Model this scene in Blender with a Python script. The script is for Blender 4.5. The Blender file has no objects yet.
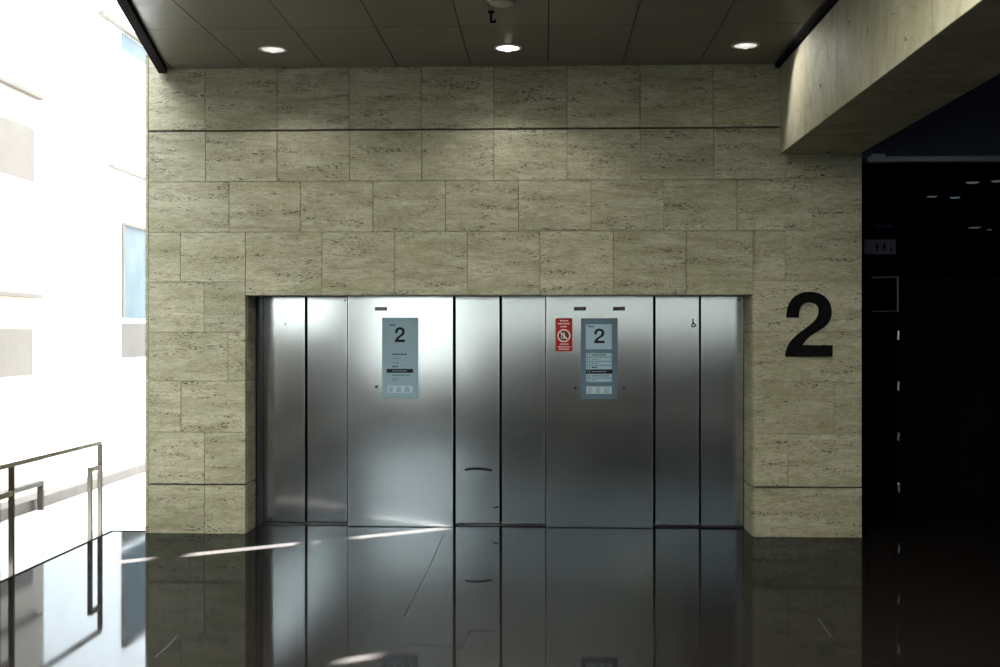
import bpy, bmesh, math, random
from mathutils import Vector, Matrix
random.seed(7)
PI = math.pi
S = bpy.context.scene
COL = S.collection

# ------------------------------------------------------------------ camera geometry (for measuring the place)
F, CX, CY = 1200.0, 500.0, 333.5
H, D, TH = 1.80, 10.70, math.atan(45.0 / 1200.0)
FW = Vector((-math.sin(TH), math.cos(TH), 0)); RT = Vector((math.cos(TH), math.sin(TH), 0)); UP = Vector((0, 0, 1))
CAM = Vector((0, -D, H))

def at(px, py, x=None, y=None, z=None):
    """the point of the place seen at a pixel, on one axis-aligned plane"""
    d = FW + RT * ((px - CX) / F) + UP * ((CY - py) / F)
    if x is not None: t = (x - CAM.x) / d.x
    elif y is not None: t = (y - CAM.y) / d.y
    else: t = (z - CAM.z) / d.z
    return CAM + d * t

def X0(px, y=0.0): return at(px, 333.5, y=y).x

# ------------------------------------------------------------------ mesh builder
class MB:
    def __init__(s): s.v = []; s.f = []; s.m = []
    def add(s, vs, fs, mi=0):
        o = len(s.v); s.v += [tuple(v) for v in vs]
        for f in fs: s.f.append([i + o for i in f]); s.m.append(mi)
        return s
    def box(s, a, b, mi=0, bev=0.0, rot=None, piv=None):
        bm = bmesh.new()
        bmesh.ops.create_cube(bm, size=1.0)
        for v in bm.verts:
            v.co = Vector(((a[0]+b[0])/2 + v.co.x*abs(b[0]-a[0]), (a[1]+b[1])/2 + v.co.y*abs(b[1]-a[1]), (a[2]+b[2])/2 + v.co.z*abs(b[2]-a[2])))
        if bev > 0:
            bmesh.ops.bevel(bm, geom=list(bm.edges), offset=bev, segments=2, profile=0.5, affect='EDGES', clamp_overlap=True)
        if rot is not None:
            p = Vector(piv) if piv else Vector(((a[0]+b[0])/2, (a[1]+b[1])/2, (a[2]+b[2])/2))
            for v in bm.verts: v.co = rot @ (v.co - p) + p
        s.bm(bm, mi); return s
    def bm(s, bm, mi=0):
        bm.verts.index_update()
        s.add([v.co.copy() for v in bm.verts], [[v.index for v in f.verts] for f in bm.faces], mi); bm.free()
    def prism(s, pts, n, mi=0):
        """closed polygon pts (3d list) extruded by vector n"""
        n = Vector(n); k = len(pts); P = [Vector(p) for p in pts]
        s.add(P + [p + n for p in P], [list(range(k))[::-1], list(range(k, 2*k))] + [[i, (i+1) % k, (i+1) % k + k, i + k] for i in range(k)], mi)
        return s
    def lathe(s, prof, c, seg=48, mi=0, axis='z'):
        vs = []; fs = []; k = len(prof)
        for j in range(seg):
            a = 2*PI*j/seg
            for r, h in prof:
                if axis == 'z': vs.append((c[0]+r*math.cos(a), c[1]+r*math.sin(a), c[2]+h))
                else: vs.append((c[0]+r*math.cos(a), c[1]-h, c[2]+r*math.sin(a)))
        for j in range(seg):
            j2 = (j+1) % seg
            for i in range(k-1): fs.append([j*k+i, j2*k+i, j2*k+i+1, j*k+i+1])
        if prof[0][0] > 1e-6: fs.append([j*k for j in range(seg)][::-1])
        if prof[-1][0] > 1e-6: fs.append([j*k+k-1 for j in range(seg)])
        s.add(vs, fs, mi); return s
    def ring(s, prof, c, seg=48, mi=0, axis='z'):
        """closed profile swept round: a ring"""
        vs = []; fs = []; k = len(prof)
        for j in range(seg):
            a = 2*PI*j/seg
            for r, h in prof:
                if axis == 'z': vs.append((c[0]+r*math.cos(a), c[1]+r*math.sin(a), c[2]+h))
                else: vs.append((c[0]+r*math.cos(a), c[1]-h, c[2]+r*math.sin(a)))
        for j in range(seg):
            j2 = (j+1) % seg
            for i in range(k): fs.append([j*k+i, j2*k+i, j2*k+(i+1) % k, j*k+(i+1) % k])
        s.add(vs, fs, mi); return s
    def build(s, name, mats, parent=None, smooth=False):
        me = bpy.data.meshes.new(name); me.from_pydata(s.v, [], s.f)
        if not isinstance(mats, (list, tuple)): mats = [mats]
        for m in mats: me.materials.append(m)
        for p, mi in zip(me.polygons, s.m): p.material_index = mi; p.use_smooth = smooth
        bm = bmesh.new(); bm.from_mesh(me)
        bmesh.ops.recalc_face_normals(bm, faces=bm.faces); bm.to_mesh(me); bm.free()
        o = bpy.data.objects.new(name, me); COL.objects.link(o)
        if parent is not None:
            o.parent = parent
            w = Vector((0, 0, 0)); q = parent
            while q is not None: w += q.location; q = q.parent
            o.location = -w if parent.type == 'EMPTY' else (-w if w.length else (0, 0, 0))
        return o

def tag(o, label=None, cat=None, group=None, kind=None):
    if label: o['label'] = label
    if cat: o['category'] = cat
    if group: o['group'] = group
    if kind: o['kind'] = kind
    return o
def thing(name, loc, label, cat, group=None):
    o = bpy.data.objects.new(name, None); COL.objects.link(o); o.location = loc; o.empty_display_size = .1
    return tag(o, label, cat, group)
def struct(name, mb, m, parent=None, label=None):
    o = mb.build(name, m, parent)
    if parent is None: o['kind'] = 'structure'
    if label: o['label'] = label
    return o

# ------------------------------------------------------------------ materials
def mat(name, color=(.5, .5, .5), rough=.5, metal=0.0, spec=.5, emit=None, estr=0.0):
    m = bpy.data.materials.new(name); m.use_nodes = True
    b = m.node_tree.nodes['Principled BSDF']
    b.inputs['Base Color'].default_value = (*color, 1); b.inputs['Roughness'].default_value = rough
    b.inputs['Metallic'].default_value = metal; b.inputs['Specular IOR Level'].default_value = spec
    if emit: b.inputs['Emission Color'].default_value = (*emit, 1); b.inputs['Emission Strength'].default_value = estr
    return m
class NT:
    def __init__(s, m): s.t = m.node_tree; s.n = s.t.nodes; s.l = s.t.links; s.b = s.n['Principled BSDF']
    def node(s, typ, **kw):
        n = s.n.new(typ)
        for k, v in kw.items(): setattr(n, k, v)
        return n
    def link(s, a, b): s.l.new(a, b)
    def coords(s): return s.node('ShaderNodeTexCoord').outputs['Object']
    def mapping(s, vec, scale, loc=None):
        n = s.node('ShaderNodeMapping'); n.inputs['Scale'].default_value = scale
        s.link(vec, n.inputs['Vector'])
        if loc is not None: s.link(loc, n.inputs['Location'])
        return n.outputs['Vector']
    def noise(s, vec, scale, detail=4, rough=.55, dist=0.0):
        n = s.node('ShaderNodeTexNoise'); s.link(vec, n.inputs['Vector'])
        n.inputs['Scale'].default_value = scale; n.inputs['Detail'].default_value = detail
        n.inputs['Roughness'].default_value = rough; n.inputs['Distortion'].default_value = dist
        return n.outputs['Fac']
    def ramp(s, fac, stops, interp='LINEAR'):
        n = s.node('ShaderNodeValToRGB'); r = n.color_ramp; r.interpolation = interp
        while len(r.elements) < len(stops): r.elements.new(.5)
        for e, (p, c) in zip(r.elements, stops):
            e.position = p; e.color = (c, c, c, 1) if isinstance(c, (int, float)) else (*c, 1)
        s.link(fac, n.inputs['Fac']); return n.outputs['Color']
    def mix(s, fac, a, b, mode='MIX'):
        n = s.node('ShaderNodeMix', data_type='RGBA', blend_type=mode)
        for inp, v in ((n.inputs[0], fac), (n.inputs[6], a), (n.inputs[7], b)):
            if isinstance(v, (int, float)): inp.default_value = v
            elif isinstance(v, tuple): inp.default_value = (*v, 1)
            else: s.link(v, inp)
        return n.outputs[2]
    def math(s, op, a, b=0.0):
        n = s.node('ShaderNodeMath', operation=op)
        for inp, v in ((n.inputs[0], a), (n.inputs[1], b)):
            if isinstance(v, (int, float)): inp.default_value = v
            else: s.link(v, inp)
        return n.outputs[0]
    def bump(s, h, strength=.3, dist=.01):
        n = s.node('ShaderNodeBump'); n.inputs['Strength'].default_value = strength; n.inputs['Distance'].default_value = dist
        s.link(h, n.inputs['Height']); s.link(n.outputs[0], s.b.inputs['Normal'])

def travertine():
    m = mat('travertine', rough=.6, spec=.3); t = NT(m)
    c = t.coords()
    isl = t.node('ShaderNodeNewGeometry').outputs['Random Per Island']
    off = t.node('ShaderNodeCombineXYZ')
    t.link(t.math('MULTIPLY', isl, 37.0), off.inputs[0]); t.link(t.math('MULTIPLY', isl, 91.0), off.inputs[2])
    O = off.outputs[0]
    band = t.noise(t.mapping(c, (.8, .8, 5.0), O), 1.7, 6, .68, .5)
    fine = t.noise(t.mapping(c, (5.0, 5.0, 26.0), O), 2.0, 6, .75, .8)
    grain = t.noise(t.mapping(c, (1.0, 1.0, 2.0), O), 42.0, 4, .8)
    blot = t.noise(t.mapping(c, (1.2, 1.2, 3.0), O), 1.5, 4, .6, .6)
    base = t.ramp(band, [(.28, (.265, .255, .160)), (.45, (.405, .392, .278)), (.60, (.495, .482, .358)), (.76, (.60, .585, .465))])
    base = t.mix(t.math('MULTIPLY', t.ramp(fine, [(.46, 0.0), (.64, 1.0)]), .62), base, (.18, .17, .115))
    base = t.mix(t.math('MULTIPLY', t.ramp(fine, [(.30, 1.0), (.44, 0.0)]), .35), base, (.58, .56, .46))
    base = t.mix(t.math('MULTIPLY', t.ramp(blot, [(.47, 0.0), (.68, 1.0)]), .52), base, (.27, .278, .155))
    base = t.mix(t.math('MULTIPLY', t.ramp(grain, [(.48, 0.0), (.66, 1.0)]), .48), base, (.15, .143, .095))
    tone = t.math('ADD', t.math('MULTIPLY', isl, .16), .90)
    tc = t.node('ShaderNodeCombineColor')
    for i in range(3): t.link(tone, tc.inputs[i])
    base = t.mix(1.0, base, tc.outputs[0], 'MULTIPLY')
    # pits: short dark dashes gathered in bands
    pit = t.noise(t.mapping(c, (13.0, 13.0, 44.0), O), 2.2, 4, .65, 1.2)
    clus = t.noise(t.mapping(c, (1.4, 1.4, 11.0), O), 1.3, 2, .5, .2)
    thr = t.math('SUBTRACT', pit, t.ramp(clus, [(.34, .17), (.50, .085), (.66, -.01)]))
    pm = t.ramp(thr, [(.530, 0.0), (.572, 1.0)])
    base = t.mix(t.math('MULTIPLY', pm, .93), base, (.018, .016, .010))
    t.link(base, t.b.inputs['Base Color'])
    t.bump(t.math('SUBTRACT', t.math('MULTIPLY', fine, .2), pm), .4, .006)
    return m
def concrete():
    m = mat('board_marked_concrete', rough=.7, spec=.25); t = NT(m); c = t.coords()
    n1 = t.noise(t.mapping(c, (1.2, 1.1, .8)), 1.9, 7, .70, 1.2)
    n2 = t.noise(t.mapping(c, (.8, .8, 1.1)), 1.4, 6, .7, .5)
    n3 = t.noise(t.mapping(c, (.6, .6, 1.0)), 34.0, 4, .8)
    base = t.ramp(n1, [(.30, (.22, .212, .135)), (.5, (.345, .335, .235)), (.72, (.44, .43, .325))])
    base = t.mix(t.math('MULTIPLY', t.ramp(n2, [(.46, 0.0), (.70, 1.0)]), .6), base, (.25, .25, .135))
    base = t.mix(t.math('MULTIPLY', t.ramp(n3, [(.52, 0.0), (.70, 1.0)]), .35), base, (.17, .155, .10))
    br = t.node('ShaderNodeSeparateXYZ'); t.link(c, br.inputs[0])
    fr = t.math('FRACT', t.math('MULTIPLY', br.outputs[1], 1/1.05))
    ln = t.ramp(fr, [(0.0, 1.0), (.012, 0.0)])
    base = t.mix(t.math('MULTIPLY', ln, .6), base, (.06, .05, .03))
    pit = t.noise(t.mapping(c, (3.2, 3.2, 2.8)), 2.9, 3, .55, .8)
    pm = t.ramp(pit, [(.70, 0.0), (.725, 1.0)])
    base = t.mix(pm, base, (.03, .025, .017))
    t.link(base, t.b.inputs['Base Color'])
    t.bump(t.math('SUBTRACT', t.math('MULTIPLY', n1, .3), t.math('ADD', pm, ln)), .4, .006)
    return m
def steel(name='brushed_steel', col=(.57, .59, .57), r=.14):
    m = mat(name, col, r, 1.0); t = NT(m); c = t.coords()
    n = t.noise(t.mapping(c, (.7, .7, 130.0)), 2.0, 3, .6)
    l = t.noise(t.mapping(c, (1.2, 1.2, 1.0)), 1.3, 3, .5)
    r2 = t.math('ADD', t.math('ADD', t.math('MULTIPLY', n, .05), t.math('MULTIPLY', l, .04)), r - .04)
    t.link(r2, t.b.inputs['Roughness'])
    sc = t.ramp(t.math('ADD', t.math('MULTIPLY', n, .5), t.math('MULTIPLY', l, .5)), [(.3, tuple(x*.86 for x in col)), (.7, tuple(min(1, x*1.08) for x in col))])
    t.link(sc, t.b.inputs['Base Color'])
    t.bump(t.noise(t.mapping(c, (1.0, 1.0, .5)), 1.2, 0, .4), .10, .004)
    return m
def floor_stone():
    m = mat('polished_dark_stone', (.03, .025, .022), .045, 0, .5); t = NT(m); c = t.coords()
    n = t.noise(c, 60.0, 4, .7); l = t.noise(c, 1.2, 4, .6)
    base = t.ramp(n, [(.35, (.0063, .0055, .0051)), (.6, (.0130, .0112, .0103)), (.8, (.025, .022, .0205))])
    base = t.mix(t.math('MULTIPLY', t.ramp(l, [(.4, 0.0), (.7, 1.0)]), .4), base, (.012, .0095, .0085))
    t.link(base, t.b.inputs['Base Color'])
    bp = t.node('ShaderNodeBump'); bp.inputs['Strength'].default_value = .05; bp.inputs['Distance'].default_value = .002
    t.link(t.noise(c, 4.0, 2, .5), bp.inputs['Height'])
    df = t.node('ShaderNodeBsdfDiffuse'); t.link(base, df.inputs['Color'])
    gl = t.node('ShaderNodeBsdfGlossy'); gl.inputs['Color'].default_value = (.41, .445, .475, 1); gl.inputs['Roughness'].default_value = .05
    t.link(t.ramp(l, [(.35, .03), (.75, .08)]), gl.inputs['Roughness'])
    t.link(bp.outputs[0], gl.inputs['Normal'])
    fr = t.node('ShaderNodeFresnel'); fr.inputs['IOR'].default_value = 1.5
    mx = t.node('ShaderNodeMixShader'); t.link(fr.outputs[0], mx.inputs[0]); t.link(df.outputs[0], mx.inputs[1]); t.link(gl.outputs[0], mx.inputs[2])
    t.link(mx.outputs[0], t.n['Material Output'].inputs['Surface'])
    return m
def ceiling_metal():
    m = mat('dark_bronze_ceiling_panel', (.14, .122, .098), .38, .0, .5); t = NT(m); c = t.coords()
    n = t.noise(t.mapping(c, (1.0, 5.0, 1.0)), 1.3, 5, .6)
    base = t.ramp(n, [(.3, (.11, .096, .074)), (.7, (.18, .16, .128))])
    t.link(base, t.b.inputs['Base Color'])
    t.link(t.ramp(n, [(.3, .30), (.7, .45)]), t.b.inputs['Roughness'])
    return m
def noisy(name, a, b, rough=.6, scale=(1, 1, 1), sc=2.0, spec=.4):
    m = mat(name, a, rough, 0, spec); t = NT(m); c = t.coords()
    t.link(t.ramp(t.noise(t.mapping(c, scale), sc, 4, .6), [(.3, a), (.7, b)]), t.b.inputs['Base Color'])
    return m
M = dict(
    trav=travertine(), conc=concrete(), steel=steel(), floor=floor_stone(), ceil=ceiling_metal(),
    joint=mat('joint_shadow_gap', (.012, .011, .009), .9, 0, .1),
    black=mat('black_paint', (.006, .006, .006), .85, 0, .05),
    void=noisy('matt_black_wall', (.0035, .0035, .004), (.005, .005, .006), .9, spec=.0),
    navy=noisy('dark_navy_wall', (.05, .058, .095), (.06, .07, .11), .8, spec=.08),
    numeral=mat('black_numeral', (.005, .005, .005), .7, 0, .06),
    chrome=steel('polished_rail_steel', (.36, .335, .295), .22),
    dullmetal=noisy('dull_tan_metal', (.085, .078, .066), (.11, .10, .085), .6, sc=4, spec=.1),
    edge=mat('bright_steel_edge', (.75, .76, .75), .18, 1.0),
    darkgap=mat('dark_jamb', (.02, .02, .022), .4, 0, .3),
    sign=noisy('pale_blue_grey_sign', (.27, .405, .485), (.29, .425, .505), .6, sc=3, spec=.12),
    sign2=noisy('slate_blue_grey_sign', (.11, .18, .24), (.12, .195, .255), .6, sc=3, spec=.12),
    strip=mat('pale_sign_strip', (.36, .51, .60), .6, 0, .12),
    notice=mat('pale_notice', (.47, .62, .70), .6, 0, .12),
    ink=mat('black_print', (.008, .009, .011), .6, 0, .2),
    inkgrey=mat('grey_print', (.10, .145, .16), .6, 0, .2),
    rule=mat('pale_rule_line', (.22, .32, .345), .6),
    red=noisy('red_sign', (.42, .014, .016), (.47, .02, .022), .6, sc=3, spec=.1),
    pink=mat('white_print_on_red', (.85, .62, .58), .5),
    lcd=mat('grey_display_glass', (.04, .055, .055), .15),
    lcdred=mat('dark_display_glass', (.012, .008, .008), .15),
    led=mat('red_display_segment', (.12, .01, .01), .4, emit=(1, .03, .03), estr=.03),
    lampring=mat('white_lamp_ring', (.75, .74, .70), .4),
    reflector=mat('lamp_reflector', (.8, .8, .78), .15, 1.0),
    lamp=mat('lit_lamp', (.9, .9, .85), .4, emit=(1, .97, .90), estr=5.0),
    lampdim=mat('dim_lamp', (.9, .9, .85), .4, emit=(1, .98, .92), estr=.7),
    plastic=noisy('off_white_plastic', (.50, .47, .37), (.56, .53, .42), .5, sc=8),
    outfloor=noisy('pale_outer_paving', (.62, .61, .58), (.70, .69, .66), .7, sc=2.0, spec=.05),
    kerb=noisy('tan_kerb_stone', (.105, .090, .076), (.135, .115, .098), .6, sc=4),
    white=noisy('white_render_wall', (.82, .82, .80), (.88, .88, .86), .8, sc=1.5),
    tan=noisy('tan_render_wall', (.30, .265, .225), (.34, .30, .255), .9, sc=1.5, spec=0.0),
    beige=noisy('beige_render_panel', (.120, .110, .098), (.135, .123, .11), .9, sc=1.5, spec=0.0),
    wglass=noisy('grey_blue_window', (.075, .098, .108), (.11, .128, .136), .9, sc=1.0, spec=0.0),
    rglass=noisy('pale_window_blind', (.13, .14, .14), (.16, .165, .16), .4, sc=1.0),
    signdim=noisy('grey_blue_wc_sign', (.085, .09, .115), (.10, .105, .13), .6, sc=6),
    rear=noisy('rear_hall_plaster', (.05, .045, .04), (.07, .062, .055), .8, sc=1.0),
    rearL=noisy('rear_pale_reflection_tone', (.36, .38, .385), (.41, .43, .435), .8, sc=.5),  # tones of the added rear wall, set for what the doors reflect
    rearR=noisy('rear_dark_reflection_tone', (.038, .046, .050), (.046, .054, .058), .8, sc=.5),
    rearBand=noisy('rear_reflection_band', (.165, .175, .17), (.19, .20, .195), .8, sc=.5),
    stone=noisy('grey_tan_panel', (.085, .080, .073), (.095, .09, .082), .9, sc=1.5, spec=0.0),
    pave=noisy('grey_ground', (.30, .30, .29), (.36, .36, .35), .8, sc=.5),
    corlamp=mat('corridor_lamp_white', (.8, .8, .8), .4, emit=(1, .98, .95), estr=.06),
    corblue=mat('corridor_lamp_blue', (.8, .8, .8), .4, emit=(.45, .75, 1.0), estr=.09),
    tube=mat('dim_steel_strip', (.16, .19, .21), .45, .6),
    stud=mat('chrome_hinge', (.7, .7, .7), .2, 1.0),
    framegrey=mat('grey_frame', (.28, .28, .28), .5),
    crack=mat('dark_floor_seam', (.006, .006, .006), .7, 0, .1),
    scratch=mat('pale_scratch', (.08, .075, .07), .5),
)

# ------------------------------------------------------------------ the travertine wall with its lift recess
XL, XR = X0(145.3), X0(862)
OL, OR = X0(245.5), X0(753.0)
ZS = 2.143                                 # soffit of the recess
ZT = 4.95
G, BIG = .004, .015
wall = MB()
def slab(x0, x1, z0, z1, y1=.06, gl=G, gr=G, gb=G, gt=G, bev=.0022):
    wall.box((x0+gl/2, 0, z0+gb/2), (x1-gr/2, y1, z1-gt/2), 0, bev)
zc = lambda py, px=500: at(px, py, y=0).z
Z1, Z2, Z3 = 3.625, 3.167, 2.713
zA, zB, zC, zDd, zE = zc(282, 190), zc(332, 190), zc(381, 190), zc(432, 190), zc(484.5, 190)
EDGE = X0(148.4)
def row(pxs, z0, z1, x0=None, x1=None, gb=G, gt=G, y1=.06):
    xs = [XL if x0 is None else x0] + [X0(p) for p in pxs] + [XR if x1 is None else x1]
    for a, b in zip(xs, xs[1:]): slab(a, b, z0, z1, y1, gb=gb, gt=gt)
# mitred edge strip of the wall end
for z0, z1 in ((.0, zE), (zE, zC), (zC, Z3), (Z3, Z1), (Z1, 4.3), (4.3, ZT)):
    wall.box((XL, 0, z0 + .002), (EDGE - .003, .9, z1 - .002), 0, .002)
row([277, 422, 567, 713], 4.3, ZT, x0=EDGE)
row([205, 277, 349, 421.5, 494, 567, 640, 713], Z1, 4.3, x0=EDGE, gb=BIG)
row([205.5, 277, 349.6, 421.6, 494, 567, 640, 713.7, 786], Z2, Z1, x0=EDGE, gt=BIG)
row([229, 300.6, 373, 445.6, 518.5, 591, 664, 737, 812], Z3, Z2, x0=EDGE)
# band over the recess
for a, b in zip([245.6, 322, 394.7, 467.3, 540, 613.4, 686.5], [322, 394.7, 467.3, 540, 613.4, 686.5, 754.3]):
    slab(X0(a) if a > 246 else OL, X0(b) if b < 754 else OR, ZS, Z3, .39)
# left pier
JL = X0(228)
row([180.5], zA, Z3, x0=EDGE, x1=OL)
row([204], zB, zA, x0=EDGE, x1=OL)
row([228], zC, zB, x0=EDGE, x1=OL)
row([181], zDd, zC, x0=EDGE, x1=OL)
row([204.5], zE, zDd, x0=EDGE, x1=OL, gb=BIG)
row([204.5], 0.0, zE, x0=EDGE, x1=OL, gt=BIG, gb=0)
# right pier (the corner next to the recess is rounded)
def rounded_corner_slab(x0, x1, z0, z1, gb=G, gt=G, r=.045):
    pts = [(x1 - G/2, 0), (x1 - G/2, .05), (x0 + .05, .05), (x0 + .05, .50), (x0, .50)]
    for k in range(9):
        a = PI + (PI/2) * k / 8
        pts.append((x0 + r + r*math.cos(a), r + r*math.sin(a)))
    wall.prism([(x, y, z0 + gb/2) for x, y in pts], (0, 0, z1 - z0 - gb/2 - gt/2), 0)
zr = [0.0, zE, zDd, zC, zB, zA, Z3]
cols = [[], [788], [834], [800], [826], [785], [834]]
for i in range(6):
    gb = BIG if i == 1 else (0 if i == 0 else G); gt = BIG if i == 0 else G
    xs = [OR] + [X0(p) for p in cols[i]] + [XR]
    rounded_corner_slab(xs[0], xs[1], zr[i], zr[i+1], gb, gt)
    for a, b in zip(xs[1:], xs[2:]): slab(a, b, zr[i], zr[i+1], gb=gb, gt=gt)
# left return of the recess
for z0, z1, gb, gt in ((0, zE, 0, BIG), (zE, zC, BIG, G), (zC, ZS, G, 0)):
    wall.box((OL - .06, .064, z0 + gb/2), (OL, .375, z1 - gt/2), 0, .002)
# core behind the slabs
wall.box((XL + .03, .05, 0), (OL - .055, .9, ZT), 1)
wall.box((OR + .055, .05, 0), (XR - .012, .9, ZT), 1)
wall.box((OL - .06, .05, ZS + .012), (OR + .06, .38, ZT), 1); wall.box((OL - .06, .38, ZS + .16), (OR + .06, .9, ZT), 1)
wall.box((OL - .06, .70, 0), (OR + .06, .9, ZS + .17), 1)
wall.box((OL - .055, .38, 0), (OL - .004, .70, ZS), 1)
wall.box((OR + .01, .50, 0), (OR + .06, .70, ZS), 1)
wall.box((XL + .03, .9, 0), (XR - .012, 2.9, ZT), 1)
struct('wall_back', wall, [M['trav'], M['joint']])

# ------------------------------------------------------------------ floors
fl = MB()
XF = -3.94
fl.box((XF, -17, -.3), (7.6, .09, 0)); fl.box((XL + .02, .09, -.3), (7.6, .72, 0))
fl.box((XR, .70, -.3), (7.6, 9.0, 0))
floor = struct('floor', fl, M['floor'])
def strip_on_floor(pts, w, name, m):
    mb = MB(); P = [at(px, py, z=0) for px, py in pts]
    for a, b in zip(P, P[1:]):
        d = (b - a).normalized(); n = Vector((-d.y, d.x, 0)) * w / 2
        mb.prism([a + n, a - n, b - n, b + n], (0, 0, .0008))
    return mb.build(name, m, floor)
strip_on_floor([(444, 534), (428, 570), (404, 617)], .005, 'seam', M['crack'])
strip_on_floor([(380, 643), (420, 645), (462, 648), (470, 631), (497, 631)], .004, 'seam', M['crack'])
strip_on_floor([(155, 657), (166, 648), (177, 636)], .004, 'scratch', M['scratch'])
strip_on_floor([(818, 618), (824, 627), (831, 637)], .004, 'scratch', M['scratch'])
tr = MB(); tr.box((XF - .012, -17, -.05), (XF + .012, .10, .004)); tr.box((XF - .012, .085, -.05), (XL, .109, .004))
struct('trim_1', tr, M['black'])
of = MB(); of.box((-5.2, -17, -.3), (XF - .012, .109, -.002)); of.box((-5.2, .109, -.3), (XL + .02, 14, -.002))
struct('floor_outside', of, M['outfloor'])
kb = MB(); kb.box((-5.42, -17, -.3), (-5.2, 14, .112), 0, .006)
struct('trim_2', kb, M['kerb'])

# ------------------------------------------------------------------ ceiling
ZCE = 4.184
pE0, pE1 = at(163, 68, z=ZCE), at(125, 0, z=ZCE)
ed = (Vector((pE1.x, pE1.y)) - Vector((pE0.x, pE0.y))).normalized()
eA = Vector((pE0.x, pE0.y)) - ed * .02
eB = Vector((pE0.x, pE0.y)) + ed * 17.0
en = Vector((-ed.y, ed.x));
if en.x < 0: en = -en
def clip(poly):
    out = []
    for i in range(len(poly)):
        a, b = Vector(poly[i]), Vector(poly[(i+1) % len(poly)])
        da, db = (a - eA).dot(en), (b - eA).dot(en)
        if da >= 0: out.append(a)
        if (da >= 0) != (db >= 0): out.append(a + (b - a) * (da / (da - db)))
    return out
ce = MB()
xj = [X0(p) for p in (249, 325, 398, 471, 548, 622, 698)]
sp = (xj[-1] - xj[0]) / 6
XC = 2.03
xs = [xj[0] - 3*sp, xj[0] - 2*sp, xj[0] - sp] + xj + [X0(771.5), XC]
ys = [0.0, -1.40] + [-1.40 - 1.40*k for k in range(1, 12)]
for i in range(len(xs) - 1):
    for j in range(len(ys) - 1):
        g = .004
        p = clip([(xs[i]+g, ys[j]-g), (xs[i+1]-g, ys[j]-g), (xs[i+1]-g, ys[j+1]+g), (xs[i]+g, ys[j+1]+g)])
        if len(p) >= 3: ce.prism([(q.x, q.y, ZCE) for q in p], (0, 0, .03), 0)
p = clip([(-6, 0), (XC + .05, 0), (XC + .05, -16.8), (-6, -16.8)])
ce.prism([(q.x, q.y, ZCE + .03) for q in p], (0, 0, .5), 1)
struct('ceiling', ce, [M['ceil'], M['joint']])
t3 = MB(); n3 = Vector((en.x, en.y, 0))
a3 = Vector((eA.x, eA.y, ZCE - .045)); b3 = Vector((eB.x, eB.y, ZCE - .045))
t3.prism([a3 + n3*.035, a3 - n3*.04, b3 - n3*.04, b3 + n3*.035], (0, 0, .6))
struct('trim_3', t3, M['black'])
t4 = MB(); t4.box((XC + .003, -16.8, ZCE - .035), (2.078, -.002, ZCE + .10)); struct('trim_4', t4, M['black'])

# ------------------------------------------------------------------ concrete beam
BX0, BX1 = at(779.5, 120, y=-.006).x, at(859.5, 155, y=-.006).x
BZ = at(779.5, 154.6, y=-.006).z
be = MB(); be.box((BX0, -16.8, BZ), (BX1, -.030, 5.4), 0, .006)
struct('beam', be, M['conc'])
be = MB(); be.box((BX0 + .012, -.030, BZ + .012), (BX1 - .012, .0, 5.4)); struct('trim_9', be, M['joint'])

# ------------------------------------------------------------------ dark side passage on the right
hd = MB(); zs = at(930, 158, y=.04).z
hd.box((XR - .01, .02, zs), (7.6, .25, 6.0))
struct('wall_right_upper', hd, M['navy'])
ts = MB(); ts.box((XR + .05, -.005, zs - .035), (7.6, .10, zs + .012), 0, .004)
struct('trim_5', ts, M['tube'])
br = MB()
ba = at(872, 156, y=-.02)
br.box((ba.x, -.03, ba.z - .012), (ba.x + .115, .0, ba.z + .02), 0, .005)
br.lathe([(.0, .0), (.012, .0), (.012, .01), (0, .01)], (ba.x + .03, -.03, ba.z + .004), 16, 0, 'y')
br.lathe([(.0, .0), (.012, .0), (.012, .01), (0, .01)], (ba.x + .09, -.03, ba.z + .004), 16, 0, 'y')
struct('trim_6', br, M['framegrey'])
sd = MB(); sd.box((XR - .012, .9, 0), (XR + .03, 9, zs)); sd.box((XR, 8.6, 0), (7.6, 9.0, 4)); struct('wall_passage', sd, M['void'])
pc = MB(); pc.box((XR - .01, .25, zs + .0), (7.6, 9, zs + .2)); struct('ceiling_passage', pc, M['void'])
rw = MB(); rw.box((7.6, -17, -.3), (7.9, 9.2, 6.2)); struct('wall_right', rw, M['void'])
uc = MB(); uc.box((BX1 - .2, -16.8, 5.4), (7.6, .02, 5.7)); struct('ceiling_right', uc, M['navy'])

# black doors of the passage with bright hinges
dx = at(896.5, 400, y=1.2).x
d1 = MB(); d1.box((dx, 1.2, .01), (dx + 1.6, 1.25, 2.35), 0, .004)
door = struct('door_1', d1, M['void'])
for px, py in ((898, 335.5), (898.3, 386), (898.3, 436), (898.6, 487)):
    q = at(px, py, y=1.18); h = MB()
    h.box((q.x - .013, 1.165, q.z - .04), (q.x + .013, 1.199, q.z + .04), 0, .006)
    h.lathe([(.0, -.045), (.007, -.045), (.007, .045), (0, .045)], (q.x, 1.16, q.z), 12)
    h.build('hinge', M['stud'], door)

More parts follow.
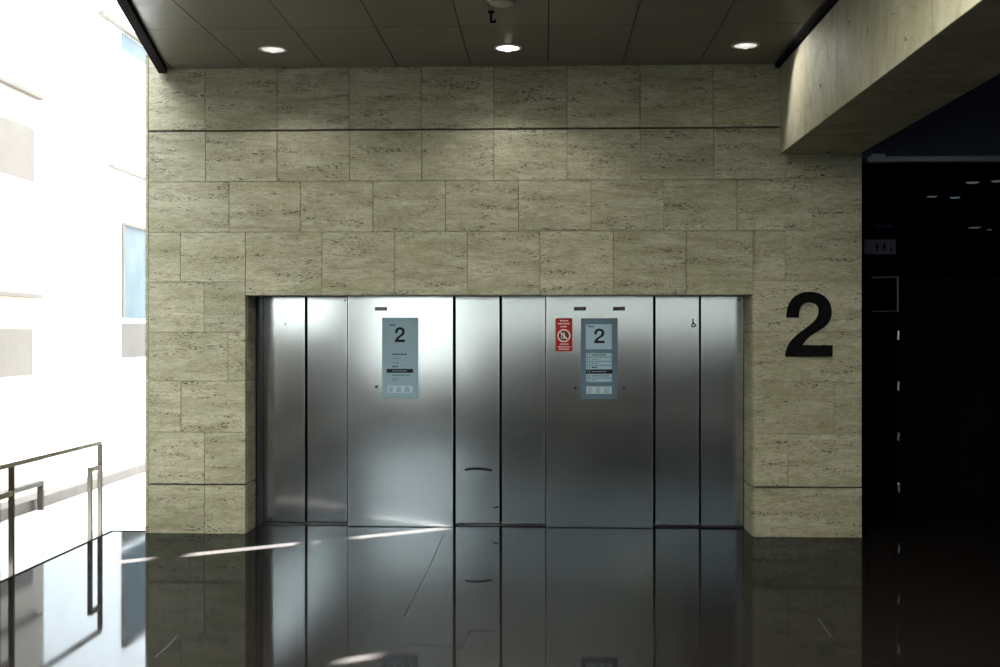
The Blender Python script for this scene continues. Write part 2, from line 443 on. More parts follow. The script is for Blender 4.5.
# washroom sign
def disc(mb, cx, cz, r, y, th, seg=20, mi=0, sx=1.0):
    mb.prism([(cx + r*sx*math.cos(2*PI*k/seg), y, cz + r*math.sin(2*PI*k/seg)) for k in range(seg)], (0, -th, 0), mi)
def poly(mb, pts, y, th, mi=0): mb.prism([(x, y, z) for x, z in pts], (0, -th, 0), mi)
sy = 1.10
a, b = at(864.5, 239.5, y=sy), at(895.8, 254, y=sy)
wc = thing('washroom_sign', (a.x, sy, b.z), 'small grey-blue washroom sign with dark figures in the dark passage right of the travertine wall', 'sign')
mb = MB(); mb.box((a.x, sy, b.z), (b.x, sy + .02, a.z), 0, .002); mb.build('plate', M['signdim'], wc)
def person_icon(cx, zb, h, y, woman):
    mb = MB(); u = h
    disc(mb, cx, zb + u*.90, u*.10, y, .002, 16)
    if woman:
        poly(mb, [(cx - u*.10, zb + u*.78), (cx + u*.10, zb + u*.78), (cx + u*.24, zb + u*.33), (cx - u*.24, zb + u*.33)], y, .002)
        for s in (-1, 1): poly(mb, [(cx + s*u*.03, zb), (cx + s*u*.11, zb), (cx + s*u*.11, zb + u*.34), (cx + s*u*.03, zb + u*.34)], y, .002)
    else:
        poly(mb, [(cx - u*.19, zb + u*.78), (cx + u*.19, zb + u*.78), (cx + u*.19, zb + u*.40), (cx + u*.12, zb + u*.40), (cx + u*.12, zb), (cx + u*.02, zb), (cx + u*.02, zb + .36*u), (cx - u*.02, zb + .36*u), (cx - u*.02, zb), (cx - u*.12, zb), (cx - u*.12, zb + u*.40), (cx - u*.19, zb + u*.40)], y, .002)
    return mb
hh = (a.z - b.z)
xw = lambda px: at(px, 247, y=sy).x
person_icon(xw(877), b.z + hh*.16, hh*.66, sy, False).build('figure_symbol', M['ink'], wc)
person_icon(xw(884.2), b.z + hh*.16, hh*.66, sy, True).build('figure_symbol', M['ink'], wc)
mb = MB(); mb.box((xw(880.5) - .002, sy - .002, b.z + hh*.14), (xw(880.5) + .002, sy, b.z + hh*.84)); mb.build('divider_line', M['ink'], wc)
person_icon(xw(891), b.z + hh*.14, hh*.40, sy, False).build('figure_symbol', M['ink'], wc)
mb = MB(); q = at(884, 226, y=sy); mb.box((q.x - .09, sy, q.z - .02), (q.x + .10, sy + .02, q.z + .02), 0, .003)
tag(mb.build('sign_panel', noisy('dim_blue_panel', (.018, .020, .045), (.022, .024, .052), .7, spec=.05)), 'blank dark blue strip above the washroom sign', 'sign')
# hung on the passage wall behind: posts carrying the signs
mb = MB(); mb.box((a.x + .03, sy + .02, 0), (a.x + .07, sy + .06, q.z + .02), 0, .003); struct('trim_7', mb, M['void'])

# poster frame standing turned in the passage
pq = at(884, 294, y=1.05); fw, fh = .30, .34
pf = thing('poster_frame', (pq.x, 1.08, pq.z - fh/2), 'thin grey poster frame turned sideways on the dark passage wall below the washroom sign', 'poster frame')
rot = Matrix.Rotation(math.radians(-38), 3, 'Z')
def fbox(mb, x0, x1, z0, z1, y0=-.012, y1=.012):
    mb.box((pq.x + x0, 1.08 + y0, pq.z + z0), (pq.x + x1, 1.08 + y1, pq.z + z1), 0, .002, rot, (pq.x, 1.08, pq.z))
mb = MB(); w2, h2 = fw/2, fh/2
fbox(mb, -w2, w2, h2 - .012, h2); fbox(mb, w2 - .009, w2, -h2, h2 - .012); fbox(mb, -w2, -w2 + .008, -h2, h2 - .012); fbox(mb, -w2, w2, -h2, -h2 + .006)
mb.build('frame', M['framegrey'], pf)
mb = MB(); fbox(mb, -w2 + .006, w2 - .006, -h2 + .006, h2 - .01, 0, .008); mb.build('poster', M['void'], pf)

# lamps far down the passage
for k, (px, py, r, mk, lab) in enumerate((
    (932, 196.5, .075, 'corlamp', 'dim white lamp under the dark passage ceiling, left of the blue-tinted lamp'),
    (955, 197.5, .075, 'corblue', 'blue-tinted lamp under the dark passage ceiling'),
    (972.5, 182.5, .085, 'corlamp', 'brightest white lamp under the dark passage ceiling, above the blue-tinted lamp'),
    (998, 181, .085, 'corlamp', 'white lamp under the dark passage ceiling cut by the picture edge'),
    (974.5, 227.5, .11, 'corlamp', 'low wide white lamp far down the passage, left of the tiny upright one'),
    (989.5, 229.5, .05, 'corlamp', 'tiny white lamp farthest down the dark passage'))):
    q = at(px, py, z=zs - .02)
    l = thing('passage_lamp', (q.x, q.y, zs), lab, 'ceiling lamp', 'lamps of the dark passage')
    mb = MB(); mb.ring([(r + .015, 0), (r + .015, -.02), (r - .01, -.02), (r - .01, 0)], (q.x, q.y, zs), 24); mb.build('housing', M['void'], l)
    mb = MB(); mb.lathe([(0, -.03), (r*.6, -.028), (r - .012, -.015), (r - .012, 0)], (q.x, q.y, zs), 24); mb.build('diffuser', M[mk], l)

# ------------------------------------------------------------------ the lifts: three pairs of leaves, two fixed steel panels
YP, YL = .42, .54
ZD = 2.20
def leaf(px0, px1, y, name, parent, mlabel=None):
    mb = MB(); x0, x1 = X0(px0, y), X0(px1, y)
    mb.box((x0, y, .016), (x1, y + .035, ZD), 0, .004)
    o = mb.build(name, M['steel'], parent)
    e = MB(); e.box((x1 - .006, y - .0015, .02), (x1 - .001, y + .001, ZD - .004)); e.build('edge_strip', M['edge'], o)
    return o
def lift(x0, labels, spans, ys, label):
    root = thing('elevator_door', (x0, .56, 0), label, 'elevator door', 'elevator doors')
    out = []
    for (a, b), y in zip(spans, ys): out.append(leaf(a, b, y, 'door_leaf', root))
    s = MB(); s.box((X0(spans[0][0], .56), .50, .0), (min(X0(spans[1][1], .56), OR - .012), .69, .008)); s.build('door_sill', M['darkgap'], root)
    return root, out
L1, l1 = lift(X0(304, .5), None, ((262.0, 304.8), (307.2, 347.2)), (.565, .585), 'steel elevator door left of the fixed panel with the pale blue floor sign')
L2, l2 = lift(X0(500, .5), None, ((455.4, 499.4), (501.8, 545.3)), (.555, .535), 'narrow steel elevator door between the two fixed panels, dark scuff low on it')
L3, l3 = lift(X0(700, .5), None, ((655.2, 698.9), (700.9, 743.2)), (.515, .495), 'steel elevator door with the small wheelchair symbol, right of the red sign panel')
mb = MB(); q = at(264, 400, y=.50); mb.box((OL + .001, .40, 0), (OL + .03, .56, ZD), 0, .004)
struct('trim_8', mb, M['darkgap'])
mb = MB(); mb.box((X0(744.2, .47), .47, 0), (min(OR - .001, X0(746.6, .47)), .50, ZD), 0, .003); struct('trim_10', mb, M['edge'])
# screws / keyholes
def dot(px, py, y, r, name, m, parent):
    mb = MB(); q = at(px, py, y=y); disc(mb, q.x, q.z, r, y, .003, 16); return mb.build(name, m, parent)
dot(345.3, 300.5, .585, .008, 'keyhole', M['ink'], l1[1])
dot(286.5, 318, .565, .004, 'keyhole', M['ink'], l1[0])
dot(285.3, 324, .565, .006, 'keyhole', M['ink'], l1[0])
dot(738.8, 300, .495, .010, 'keyhole', M['ink'], l3[1])
# scuffs
def smear(pts, y, w, parent, name='scuff'):
    P = [at(px, py, y=y) for px, py in pts]; mb = MB(); n = len(P)
    up = []; dn = []
    for i, q in enumerate(P):
        ww = w * (.45 + .55*math.sin(PI*(i + .5)/n)); up.append((q.x, q.z + ww/2)); dn.append((q.x, q.z - ww/2))
    poly(mb, up + dn[::-1], y, .001); return mb.build(name, M['crack'], parent)
smear([(465, 470), (470, 468.8), (477, 468.6), (484, 469.2), (492, 470.6)], .555, .022, l2[0])
smear([(493, 508), (497, 507), (499, 507.4)], .555, .010, l2[0])
# wheelchair symbol
u = (at(690, 323, y=.515).x - at(680, 323, y=.515).x) / 8.6    # metres per pixel there
q = at(693.6, 323.5, y=.515); mb = MB()
cx, cz, yy = q.x, q.z, .515
disc(mb, cx - .55*u, cz + 3.3*u, .75*u, yy, .001)
poly(mb, [(cx - .9*u, cz + 2.5*u), (cx - .1*u, cz + 2.5*u), (cx + .2*u, cz - .1*u), (cx - 1.0*u, cz - .1*u)], yy, .001)
poly(mb, [(cx - .3*u, cz + .55*u), (cx + 1.2*u, cz + .35*u), (cx + 2.4*u, cz - 2.0*u), (cx + 1.6*u, cz - 2.3*u), (cx + .7*u, cz - .4*u), (cx - .3*u, cz - .3*u)], yy, .001)
poly(mb, [(cx + 1.7*u, cz - 1.6*u), (cx + 2.9*u, cz - 1.2*u), (cx + 2.9*u, cz - 1.7*u), (cx + 1.7*u, cz - 2.2*u)], yy, .001)
mb.ring([(1.9*u, 0), (1.9*u, .001), (.95*u, .001), (.95*u, 0)], (cx - .1*u, yy, cz - 1.5*u), 28, 0, 'y')
mb.build('wheelchair_symbol', M['ink'], l3[0])

def fixed_panel(px0, px1, label):
    x0, x1 = X0(px0, YP), X0(px1, YP)
    root = thing('elevator_panel', ((x0+x1)/2, YP + .1, 0), label, 'steel panel', 'fixed steel panels between the elevators')
    mb = MB(); mb.box((x0, YP, .003), (x1, .68, ZD + .004), 0, .004); o = mb.build('panel_face', M['steel'], root)
    for x in (x0 - .001, x1 - .005):
        mb = MB(); mb.box((x, YP - .0015, .006), (x + .006, YP + .006, ZD)); mb.build('edge_strip', M['edge'], root)
    return root
P1 = fixed_panel(348.2, 452.6, 'brushed steel panel carrying the pale blue floor sign, left of the middle elevator door')
P2 = fixed_panel(546.4, 652.8, 'brushed steel panel carrying the slate floor sign and red sign')
def display(px0, px1, py0, py1, m, parent, seg=None):
    a, b = at(px0, py0, y=YP), at(px1, py1, y=YP)
    mb = MB(); mb.box((a.x, YP - .006, b.z), (b.x, YP + .002, a.z), 0, .0015); o = mb.build('floor_indicator', m, parent)
    if seg:
        w = b.x - a.x; h = a.z - b.z; s = MB()
        cx = a.x + w*seg; t = h*.10
        for (x0, x1, z0, z1) in ((-.14, .14, .78, .88), (.10, .14, .5, .88), (-.14, .14, .46, .55), (-.14, -.10, .12, .5), (-.14, .14, .12, .22)):
            s.box((cx + x0*w, YP - .0072, b.z + z0*h), (cx + x1*w, YP - .0058, b.z + z1*h))
        s.build('digit_two', M['led'], o)
    return o
display(375, 387.2, 307, 310.6, M['lcd'], P1)
display(574, 586, 306.8, 310.6, M['lcdred'], P2, .62)
display(613, 625, 306.8, 310.6, M['lcdred'], P2, .70)
def button(px, py, parent):
    q = at(px, py, y=YP); mb = MB()
    mb.lathe([(0, .010), (.010, .010), (.013, .007), (.013, 0)], (q.x, YP, q.z), 24, 0, 'y')
    o = mb.build('call_button', M['darkgap'], parent)
    mb = MB(); mb.lathe([(0, .0112), (.006, .0112), (.006, .009), (0, .009)], (q.x, YP, q.z), 16, 0, 'y'); mb.build('button_centre', M['ink'], o)
button(376.6, 386.6, P1); button(575.4, 387.6, P2); button(624, 387.6, P2)
dot(441.5, 426, YP, .003, 'dent', M['edge'], P1); dot(421, 517, YP, .006, 'dent', M['edge'], P1)

# ------------------------------------------------------------------ the numeral outline
TWO = [(85, 597), (85, 572), (90, 545), (100, 515), (115, 487), (133, 462), (155, 437), (185, 410), (215, 387), (250, 361), (283, 336), (310, 313), (332, 291), (347, 268), (357, 243), (361, 215), (358, 192), (349, 173), (335, 159), (315, 151), (292, 147), (268, 147), (245, 152), (225, 164), (211, 182), (202, 205), (198, 235), (196, 272),
       (93, 272), (94, 240), (99, 205), (108, 172), (121, 144), (140, 116), (165, 92), (195, 74), (230, 62), (262, 57), (295, 56), (330, 60), (365, 70), (397, 86), (424, 108), (445, 136), (459, 168), (467, 203), (468, 238), (462, 272), (450, 301), (432, 327), (408, 350), (380, 370), (345, 391), (310, 412), (280, 434), (254, 462), (236, 484), (228, 500), (475, 500), (475, 597)]
def two(x0, x1, z0, z1, y, th):
    mb = MB()
    P = [(x0 + (x - 85)/390*(x1 - x0), z1 - (yv - 56)/541*(z1 - z0)) for x, yv in TWO]
    poly(mb, P, y, th); return mb
a, b = at(785.2, 291.8, y=0), at(832.2, 356.8, y=0)
tag(two(a.x, b.x, b.z, a.z, .0, .018).build('wall_numeral', M['numeral']), 'large black numeral 2 on the travertine wall right of the elevators', 'numeral')

# ------------------------------------------------------------------ signs on the steel panels
def word(text, x, z, size, y, name, m, parent, bold=0.0):
    cu = bpy.data.curves.new('lettering', 'FONT'); cu.body = text; cu.size = size; cu.offset = bold; cu.extrude = 0.0004
    tmp = bpy.data.objects.new('lettering', cu); COL.objects.link(tmp)
    dg = bpy.context.evaluated_depsgraph_get(); dg.update()
    me = bpy.data.meshes.new_from_object(tmp.evaluated_get(dg))
    bpy.data.objects.remove(tmp); bpy.data.curves.remove(cu)
    R = Matrix.Rotation(PI/2, 4, 'X'); me.transform(Matrix.Translation((x, y, z)) @ R)
    me.materials.clear(); me.materials.append(m)
    o = bpy.data.objects.new(name, me); COL.objects.link(o); o.parent = parent; o.location = -parent.location
    return o
YS = YP - .012
class Sign:
    def __init__(s, name, px0, py0, px1, py1, label, cat, m, group=None):
        a, b = at(px0, py0, y=YS), at(px1, py1, y=YS); s.a, s.b = a, b
        s.w, s.h = b.x - a.x, a.z - b.z
        s.root = thing(name, (a.x, YP, b.z), label, cat, group)
        mb = MB(); mb.box((a.x, YS, b.z), (b.x, YP - .0005, a.z), 0, .002); mb.build('plate', m, s.root)
    def X(s, u): return s.a.x + u*s.w
    def Z(s, v): return s.a.z - v*s.h
    def rect(s, mb, u0, v0, u1, v1, lift=.001, mi=0): mb.box((s.X(u0), YS - lift, s.Z(v1)), (s.X(u1), YS + .001, s.Z(v0)), mi)
    def part(s, name, u0, v0, u1, v1, m, lift=.001):
        mb = MB(); s.rect(mb, u0, v0, u1, v1, lift); return mb.build(name, m, s.root)
    def greek(s, name, u0, u1, v, hv, m, lift=.0016, seed=0, gap=.018, run=(.04, .09)):
        r = random.Random(seed); mb = MB(); u = u0
        while u < u1 - .02:
            e = min(u1, u + r.uniform(*run)); s.rect(mb, u, v - hv/2, e, v + hv/2, lift); u = e + gap
        return mb.build(name, m, s.root)
def directory(sg, slate):
    lift = .0024 if slate else .0016
    if slate:
        sg.part('number_field', .13, .075, .84, .385, M['strip'])
        nu = (.355, .645, .128, .310)
        word('Planta', sg.X(.185), sg.Z(.112), sg.h*.032, YS - lift, 'word_planta', M['ink'], sg.root, .0007)
    else:
        nu = (.355, .635, .118, .305)
        word('Planta', sg.X(.20), sg.Z(.100), sg.h*.030, YS - lift, 'word_planta', M['ink'], sg.root, .0007)
    two(sg.X(nu[0]), sg.X(nu[1]), sg.Z(nu[3]), sg.Z(nu[2]), YS + .0005, lift + .0005).build('numeral_two', M['ink'], sg.root)
    vs = [.455, .508, .559, .610, .661, .714, .766]
    for k, v in enumerate(vs):
        hot = k == 4
        if hot: sg.part('highlight_bar', .13, v - .024, .86, v + .024, M['ink'], .0014)
        elif slate: sg.part('floor_strip', .14, v - .0215, .84, v + .0215, M['strip'])
        else: sg.part('rule_line', .13, v + .025, .86, v + .0272, M['rule'])
        ends = [.68, .47, .47, .44, .70, .78, .44]
        m = M['strip'] if hot else (M['ink'] if k in (0, 3) else M['inkgrey'])
        if hot: sg.greek('text_line', .29, ends[k], v, .011, M['rule'], lift + .001, k)
        else: sg.greek('text_line', .29, ends[k], v, .014 if k in (0, 3, 5) else .009, m, lift, k + 3)
        if slate:
            mb = MB(); sg.rect(mb, .168, v - .010, .198, v + .010, lift); mb.build('floor_digit', M['inkgrey'] if not hot else M['rule'], sg.root)
            mb = MB(); sg.rect(mb, .232, v - .022, .243, v + .022, lift); mb.build('column_line', M['sign2'] if not hot else M['rule'], sg.root)
    sg.part('notice', .15, .845, .84, .935, M['notice'])
    for c, u in enumerate((.19, .40, .62)):
        for k in range(5): sg.greek('notice_text', u, u + (.12, .13, .16)[c], .862 + k*.0145, .006, M['inkgrey'], .002, 40 + c*7 + k, .008, (.03, .06))
s1 = Sign('floor_sign', 382, 317.6, 418.2, 398.2, 'pale blue-grey floor sign with a black 2 and no fields on the left steel panel', 'floor sign', M['sign'], 'floor signs on the elevator panels')
directory(s1, False)
s2 = Sign('floor_sign', 581, 318.2, 617.6, 399, 'darker slate floor sign with a paler 2 field and row strips, beside the red sign', 'floor sign', M['sign2'], 'floor signs on the elevator panels')
directory(s2, True)
rs = Sign('fire_sign', 555.4, 318.2, 572.3, 351.2, 'small red warning sign with a white prohibition ring on the steel panel', 'warning sign', M['red'])
for k, (u0, u1, v) in enumerate(((.28, .80, .075), (.16, .86, .165), (.30, .72, .255))):
    rs.greek('text_line', u0, u1, v, .038, M['pink'], .0016, 70 + k, .03, (.06, .14))
for k, (u0, u1, v) in enumerate(((.28, .78, .785), (.16, .88, .865), (.22, .80, .935))):
    rs.greek('text_line', u0, u1, v, .036, M['pink'], .0016, 80 + k, .03, (.06, .14))
cx, cz, R = rs.X(.5), rs.Z(.53), rs.w*.39
mb = MB(); mb.lathe([(0, .0012), (R*.80, .0012), (R*.80, 0)], (cx, YS, cz), 40, 0, 'y'); mb.build('symbol_field', mat('deep_red_print', (.06, .008, .012), .5), rs.root)
mb = MB(); mb.ring([(R, 0), (R, .002), (R*.78, .002), (R*.78, 0)], (cx, YS, cz), 40, 0, 'y'); mb.build('prohibition_ring', M['pink'], rs.root)
mb = MB()          # lift car with a figure
poly(mb, [(cx - R*.42, cz - R*.45), (cx + R*.38, cz - R*.45), (cx + R*.38, cz - R*.35), (cx - R*.42, cz - R*.35)], YS, .0022)
poly(mb, [(cx - R*.42, cz - R*.45), (cx - R*.32, cz - R*.45), (cx - R*.32, cz + R*.48), (cx - R*.42, cz + R*.48)], YS, .0022)
disc(mb, cx + R*.02, cz + R*.34, R*.13, YS, .0022)
poly(mb, [(cx - R*.14, cz + R*.18), (cx + R*.20, cz + R*.18), (cx + R*.16, cz - R*.30), (cx - R*.10, cz - R*.30)], YS, .0022)
mb.build('figure_symbol', M['pink'], rs.root)
mb = MB(); dd = R*.72*.7071; nn = R*.07
poly(mb, [(cx - dd - nn, cz + dd - nn), (cx - dd + nn, cz + dd + nn), (cx + dd + nn, cz - dd + nn), (cx + dd - nn, cz - dd - nn)], YS, .0026)
mb.build('prohibition_bar', M['pink'], rs.root)

# ------------------------------------------------------------------ ceiling fittings
def downlight(px, py, label, power, lampm, tilt=0):
    q = at(px, py, z=ZCE); c = (q.x, q.y, ZCE)
    root = thing('ceiling_light', c, label, 'ceiling light', 'round recessed ceiling lights')
    mb = MB(); mb.ring([(.118, .002), (.120, -.004), (.112, -.010), (.094, -.008), (.092, .002)], c, 48); mb.build('trim_ring', M['lampring'], root, True)
    mb = MB(); mb.lathe([(0, -.001), (.030, -.001), (.060, -.003), (.092, -.005), (.092, .001), (0, .001)], c, 48); mb.build('reflector', lampm, root, True)
    mb = MB(); mb.lathe([(0, -.034), (.018, -.031), (.030, -.020), (.034, -.001)], c, 32); mb.build('bulb', M['lamp'] if lampm is M['lamp'] else lampm, root, True)
    ld = bpy.data.lights.new('downlight', 'SPOT'); ld.energy = power; ld.spot_size = math.radians(124 if tilt else 128); ld.spot_blend = .5 if tilt else .45; ld.shadow_soft_size = .05; ld.color = (1, .97, .93)
    lo = bpy.data.objects.new('downlight', ld); COL.objects.link(lo); lo.location = (0, 0, -.05); lo.parent = root
    if tilt: lo.rotation_euler = Vector((.50, -.42, -.80)).to_track_quat('-Z', 'Y').to_euler()
    return root
downlight(273, 49, 'round recessed ceiling light nearest the open left side', 26, M['lampdim'])
downlight(508, 47.5, 'brightest round recessed ceiling light, over the middle elevator door', 34, M['lamp'])
downlight(745.5, 45, 'round recessed ceiling light nearest the concrete beam', 28, M['lampdim'], 1)
q = at(502.5, 3.5, z=ZCE - .05); c = (q.x, q.y, ZCE)
det = thing('smoke_detector', c, 'round off-white smoke detector on the ceiling, cut by the top picture edge', 'smoke detector')
mb = MB(); mb.lathe([(.0, -.062), (.070, -.060), (.092, -.050), (.098, -.038), (.098, -.026), (.112, -.022), (.112, 0), (0, 0)], c, 48); mb.build('body', M['plastic'], det, True)
mb = MB(); mb.ring([(.0925, -.052), (.0965, -.046), (.094, -.0475)], c, 48); mb.build('vent_ring', M['inkgrey'], det)
q = at(491, 15.5, z=ZCE - .03); 
hk = thing('ceiling_hook', (q.x, q.y, ZCE), 'small black hook under the ceiling panel beside the smoke detector', 'hook')
mb = MB(); mb.lathe([(0, -.012), (.022, -.012), (.026, 0), (0, 0)], (q.x, q.y, ZCE), 20); mb.build('base', M['black'], hk)
mb = MB(); mb.box((q.x - .008, q.y - .008, ZCE - .075), (q.x + .008, q.y + .008, ZCE - .01), 0, .003); mb.box((q.x - .006, q.y - .008, ZCE - .085), (q.x + .034, q.y + .008, ZCE - .07), 0, .003); mb.box((q.x + .024, q.y - .008, ZCE - .085), (q.x + .036, q.y + .008, ZCE - .058), 0, .003)
mb.build('hook_arm', M['black'], hk)

# ------------------------------------------------------------------ stainless handrail on the left
yr = lambda px: at(px, 450, x=XF).y
zr_ = lambda px, py: at(px, py, x=XF).z
z_top = zr_(100, 440.5)
hr = thing('handrail', (XF, yr(100), 0), 'stainless steel handrail with paired flat posts along the bright left edge of the floor', 'handrail')
yEnd = yr(99.6)
mb = MB(); mb.box((XF - .022, yEnd - 9.0, z_top - .036), (XF + .022, yEnd, z_top), 0, .005); mb.build('top_rail', M['chrome'], hr)
sp = yr(100) - yr(11.5); z_lo = zr_(100, 464)
for k in range(5):
    yo = yr(100) - k*sp
    if k > 0: pass
    mb = MB(); mb.box((XF - .02, yo - .014, 0), (XF + .02, yo + .014, z_top - .03), 0, .003); p = mb.build('post', M['chrome'], hr)
    yi = yo - (yr(100) - yr(90))
    mb = MB(); mb.box((XF - .02, yi - .014, 0), (XF + .02, yi + .014, z_lo), 0, .003); mb.build('post', M['chrome'], hr)
    mb = MB(); mb.box((XF - .018, yi + .010, z_lo - .045), (XF + .018, yo - .010, z_lo - .001), 0, .003); mb.build('post_link', M['chrome'], hr)
# low frame standing on the kerb beyond
XK = -5.15
kr = thing('low_rail', (XK, at(42, 480, x=XK).y, 0), 'low flat metal rail frame standing before the tan kerb beyond the handrail', 'low rail')
ya, yb = at(-60, 490, x=XK).y, at(41.5, 481, x=XK).y
zt = at(41.5, 480.5, x=XK).z
mb = MB(); mb.box((XK - .03, ya, zt - .045), (XK + .03, yb, zt), 0, .004); mb.build('top_rail', M['dullmetal'], kr)
for y in (yb - .02, ya + .02):
    mb = MB(); mb.box((XK - .03, y - .02, -.002), (XK + .03, y + .02, zt - .04), 0, .004); mb.build('post', M['dullmetal'], kr)

# ------------------------------------------------------------------ the building across the gap, plus an added sun-slit wall
XB = -7.5
fa = thing('building', (XB, 9, -4), 'overexposed white building with grey-blue window outside the open left side', 'building')
SD = Vector((.816, .578)); SD.normalize()
EL = math.radians(20)
def slit_y(px, py):       # where the sun ray that lands at that floor point crosses the facade
    q = at(px, py, z=0); s = (q.x - XB) / SD.x
    return q.y - s*SD.y, s*math.tan(EL)
ys1, z_a = slit_y(99, 565.3); _, z_b = slit_y(142, 561)
_, z_c = slit_y(185, 556); _, z_d = slit_y(310, 543); _, z_e = slit_y(345, 539); y1b, z_f = slit_y(441, 528.3)
ys2, z_g = slit_y(323, 665); _, z_h = slit_y(380, 658.6)
ys1 = (ys1 + y1b)/2
z_a, z_b, z_c, z_d, z_e, z_f = [z + .028 for z in (z_a, z_b, z_c, z_d, z_e, z_f)]; z_c -= .02; z_d += .0; z_e += .0; z_g += .05; z_h -= .01
hw = .11
ZB = 7.6
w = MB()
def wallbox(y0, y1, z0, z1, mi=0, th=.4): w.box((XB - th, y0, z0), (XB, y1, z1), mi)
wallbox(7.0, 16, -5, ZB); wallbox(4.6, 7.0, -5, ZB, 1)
wallbox(ys1 + .7, 4.6, -5, ZB, 2); wallbox(ys2 + .7, ys1 - .7, -5, ZB, 2); wallbox(-20, ys2 - .7, -5, ZB, 2)  # unseen stretch added to block the sun from the hall
for yc, hw, gaps in ((ys1, .10, ((z_a, z_b), (z_c, z_d), (z_e, z_f))), (ys2, .07, ((z_g, z_h),))):  # slits shaped to let sun streaks fall on the floor
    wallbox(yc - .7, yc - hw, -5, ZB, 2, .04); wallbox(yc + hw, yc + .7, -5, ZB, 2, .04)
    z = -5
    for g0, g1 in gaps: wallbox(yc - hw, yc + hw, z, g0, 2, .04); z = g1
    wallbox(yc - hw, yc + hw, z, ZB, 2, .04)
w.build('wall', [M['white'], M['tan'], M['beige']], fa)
def fy(px): return at(px, 333, x=XB).y
def fz(px, py): return at(px, py, x=XB).z
def panel(name, px0, px1, z0, z1, m, out=.012, y0=None, y1=None):
    mb = MB(); mb.box((XB - .02, fy(px0) if y0 is None else y0, z0), (XB + out, fy(px1) if y1 is None else y1, z1)); return mb.build(name, m, fa)
zw1, zw0 = fz(122, 225), fz(122, 318)
wn = panel('window', 121.5, 0, zw0, zw1, M['wglass'], y1=14.0)
mb = MB(); yw = fy(121.5)
for y in (yw, 13.0): mb.box((XB, y, zw0), (XB + .05, y + .05, zw1))
mb.box((XB, yw, zw1), (XB + .08, 14.0, zw1 + .05))
mb.build('window_frame', M['beige'], wn)
panel('window', 121.5, 0, fz(122, 358), fz(122, 323), M['stone'], y1=14.0)
panel('window', -40, 32, fz(15, 376), fz(15, 329), M['beige'])
panel('window', -40, 34, fz(15, 176), fz(15, 122), M['beige'])
def ledge(px0, px1, px, py, h=.05, m='beige', d=.10):
    z = fz(px, py); mb = MB(); mb.box((XB, fy(px0), z - h), (XB + d, fy(px1), z)); mb.build('ledge', M[m], fa)
ledge(-40, 38, 0, 79); ledge(-40, 36, 0, 292, .05); ledge(108, 160, 108, 164, .05); ledge(98, 170, 102, 13, .07)
panel('window', 121.5, 0, 6.85, fz(102, 14) - .07, M['wglass'], y1=13.0)
mb = MB(); mb.box((-26, -40, -5.3), (-5.42, 30, -5)); struct('ground', mb, M['pave'])

# ------------------------------------------------------------------ the hall behind the viewpoint: a wide opening to daylight and an added wall for door reflections
mb = MB()
mb.box((-4.2, -17, 0), (7.6, -16.8, .90)); mb.box((-4.2, -17, 4.0), (7.6, -16.8, 6)); mb.box((5.0, -17, .90), (7.6, -16.8, 4.0)); mb.box((-1.6, -17, .90), (5.0, -16.8, 1.85))  # right-hand sill raised to dim reflections in the steel
struct('wall_rear', mb, M['rear'])
mb = MB()
for x in (-4.17, -1.9, .4, 2.7, 4.97): mb.box((x - .03, -16.96, .90), (x + .03, -16.84, 4.0))
struct('window_1', mb, M['black'])
mb = MB(); X4 = -4.2
mb.box((X4 - .25, -17, 0), (X4, -13, 6)); mb.box((X4 - .25, -5.0, 0), (X4, -2.45, 6)); mb.box((X4 - .25, -13, 0), (X4, -7.2, 1.9)); mb.box((X4 - .25, -5.4, 0), (X4, -5.0, 1.9)); mb.box((X4 - .25, -7.2, 0), (X4, -5.4, .95)); mb.box((X4 - .25, -13, 3.5), (X4, -5.0, 6))  # unseen wall added to cut left daylight; openings cut for sun and reflections
struct('wall_added_left', mb, M['rear'])
mb = MB(); qx = lambda y: eA.x + (eB.x - eA.x) * (y - eA.y) / (eB.y - eA.y)
mb.prism([(X4, -2.45, ZCE + .06), (qx(-2.45), -2.45, ZCE + .06), (qx(-16.8), -16.8, ZCE + .06), (X4, -16.8, ZCE + .06)], (0, 0, .4))  # unseen ceiling piece added to close off sky light from above
struct('ceiling_added_left', mb, M['ceil'])
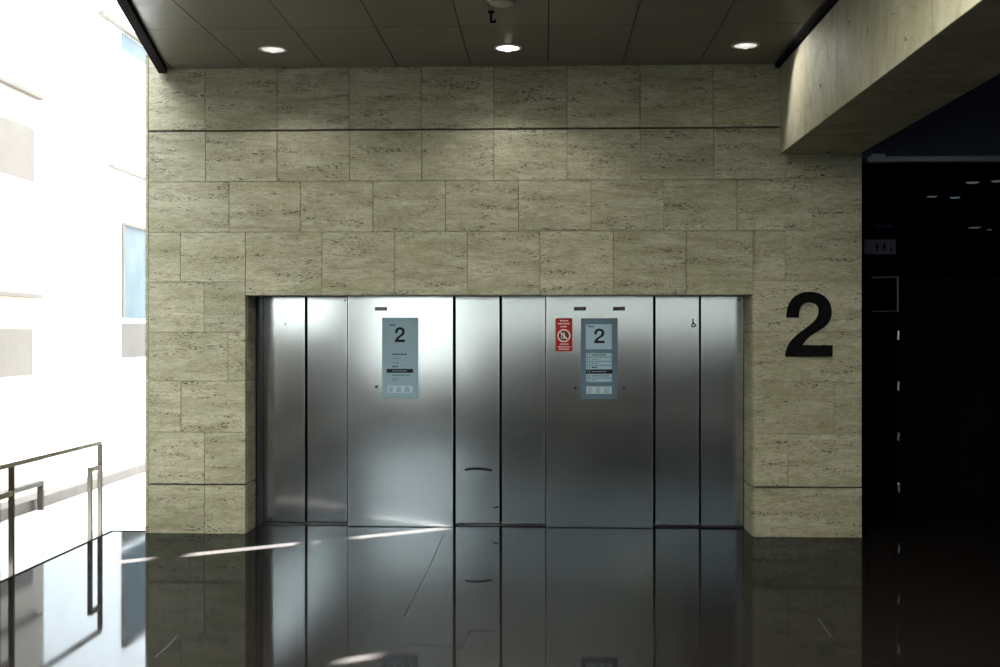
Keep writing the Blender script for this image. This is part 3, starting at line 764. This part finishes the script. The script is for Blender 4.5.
mb = MB(); mb.box((-16, -30, -3), (-3.0, -29.5, 8), 0); mb.box((-3.0, -30, -3), (14, -29.5, 3.2), 2); mb.box((-3.0, -30, 3.2), (14, -29.5, 8), 1)  # invented facing wall, zoned pale and dark to shape the door reflections
tag(mb.build('wall_added_rear', [M['rearL'], M['rearR'], M['rearBand']]), kind='structure')
mb = MB(); mb.box((-16, -29.5, -.4), (14, -17, -.3)); struct('ground_rear', mb, M['pave'])

# ------------------------------------------------------------------ light
wd = bpy.data.worlds.new('sky'); S.world = wd; wd.use_nodes = True
bg = wd.node_tree.nodes['Background']; bg.inputs[0].default_value = (.93, .975, 1.0, 1); bg.inputs[1].default_value = 10.5
sun = bpy.data.lights.new('sun', 'SUN'); sun.energy = 1350; sun.angle = math.radians(.55); sun.color = (.93, .98, 1.0)
so = bpy.data.objects.new('sun', sun); COL.objects.link(so)
dirv = Vector((SD.x*math.cos(EL), SD.y*math.cos(EL), -math.sin(EL)))
so.rotation_euler = dirv.to_track_quat('-Z', 'Y').to_euler(); so.location = (-20, -12, 12)

for x in (-2.5, -.9, .6):  # unseen area fills added to brighten the travertine wall
    al = bpy.data.lights.new('added_wall_fill', 'AREA'); al.shape = 'RECTANGLE'; al.size = 1.1; al.size_y = .35; al.energy = 200; al.color = (1, .97, .86)
    ao = bpy.data.objects.new('added_wall_fill', al); COL.objects.link(ao); ao.location = (x, -5.9, ZCE - .01)
# ------------------------------------------------------------------ camera
cd = bpy.data.cameras.new('camera'); cd.sensor_fit = 'HORIZONTAL'; cd.sensor_width = 36; cd.lens = F/1000*36; cd.clip_end = 300
co = bpy.data.objects.new('camera', cd); COL.objects.link(co); co.location = CAM; co.rotation_euler = (PI/2, 0, TH)
S.camera = co
vs = S.view_settings
S.display_settings.display_device = 'sRGB'; vs.view_transform = 'Standard'; vs.look = 'None'; vs.gamma = 1; vs.exposure = 0.0; vs.use_curve_mapping = False
cy = S.cycles
cy.use_denoising = True; cy.max_bounces = 10; cy.diffuse_bounces = 5; cy.glossy_bounces = 6
cy.sample_clamp_indirect = 8.0; cy.caustics_reflective = False; cy.caustics_refractive = False
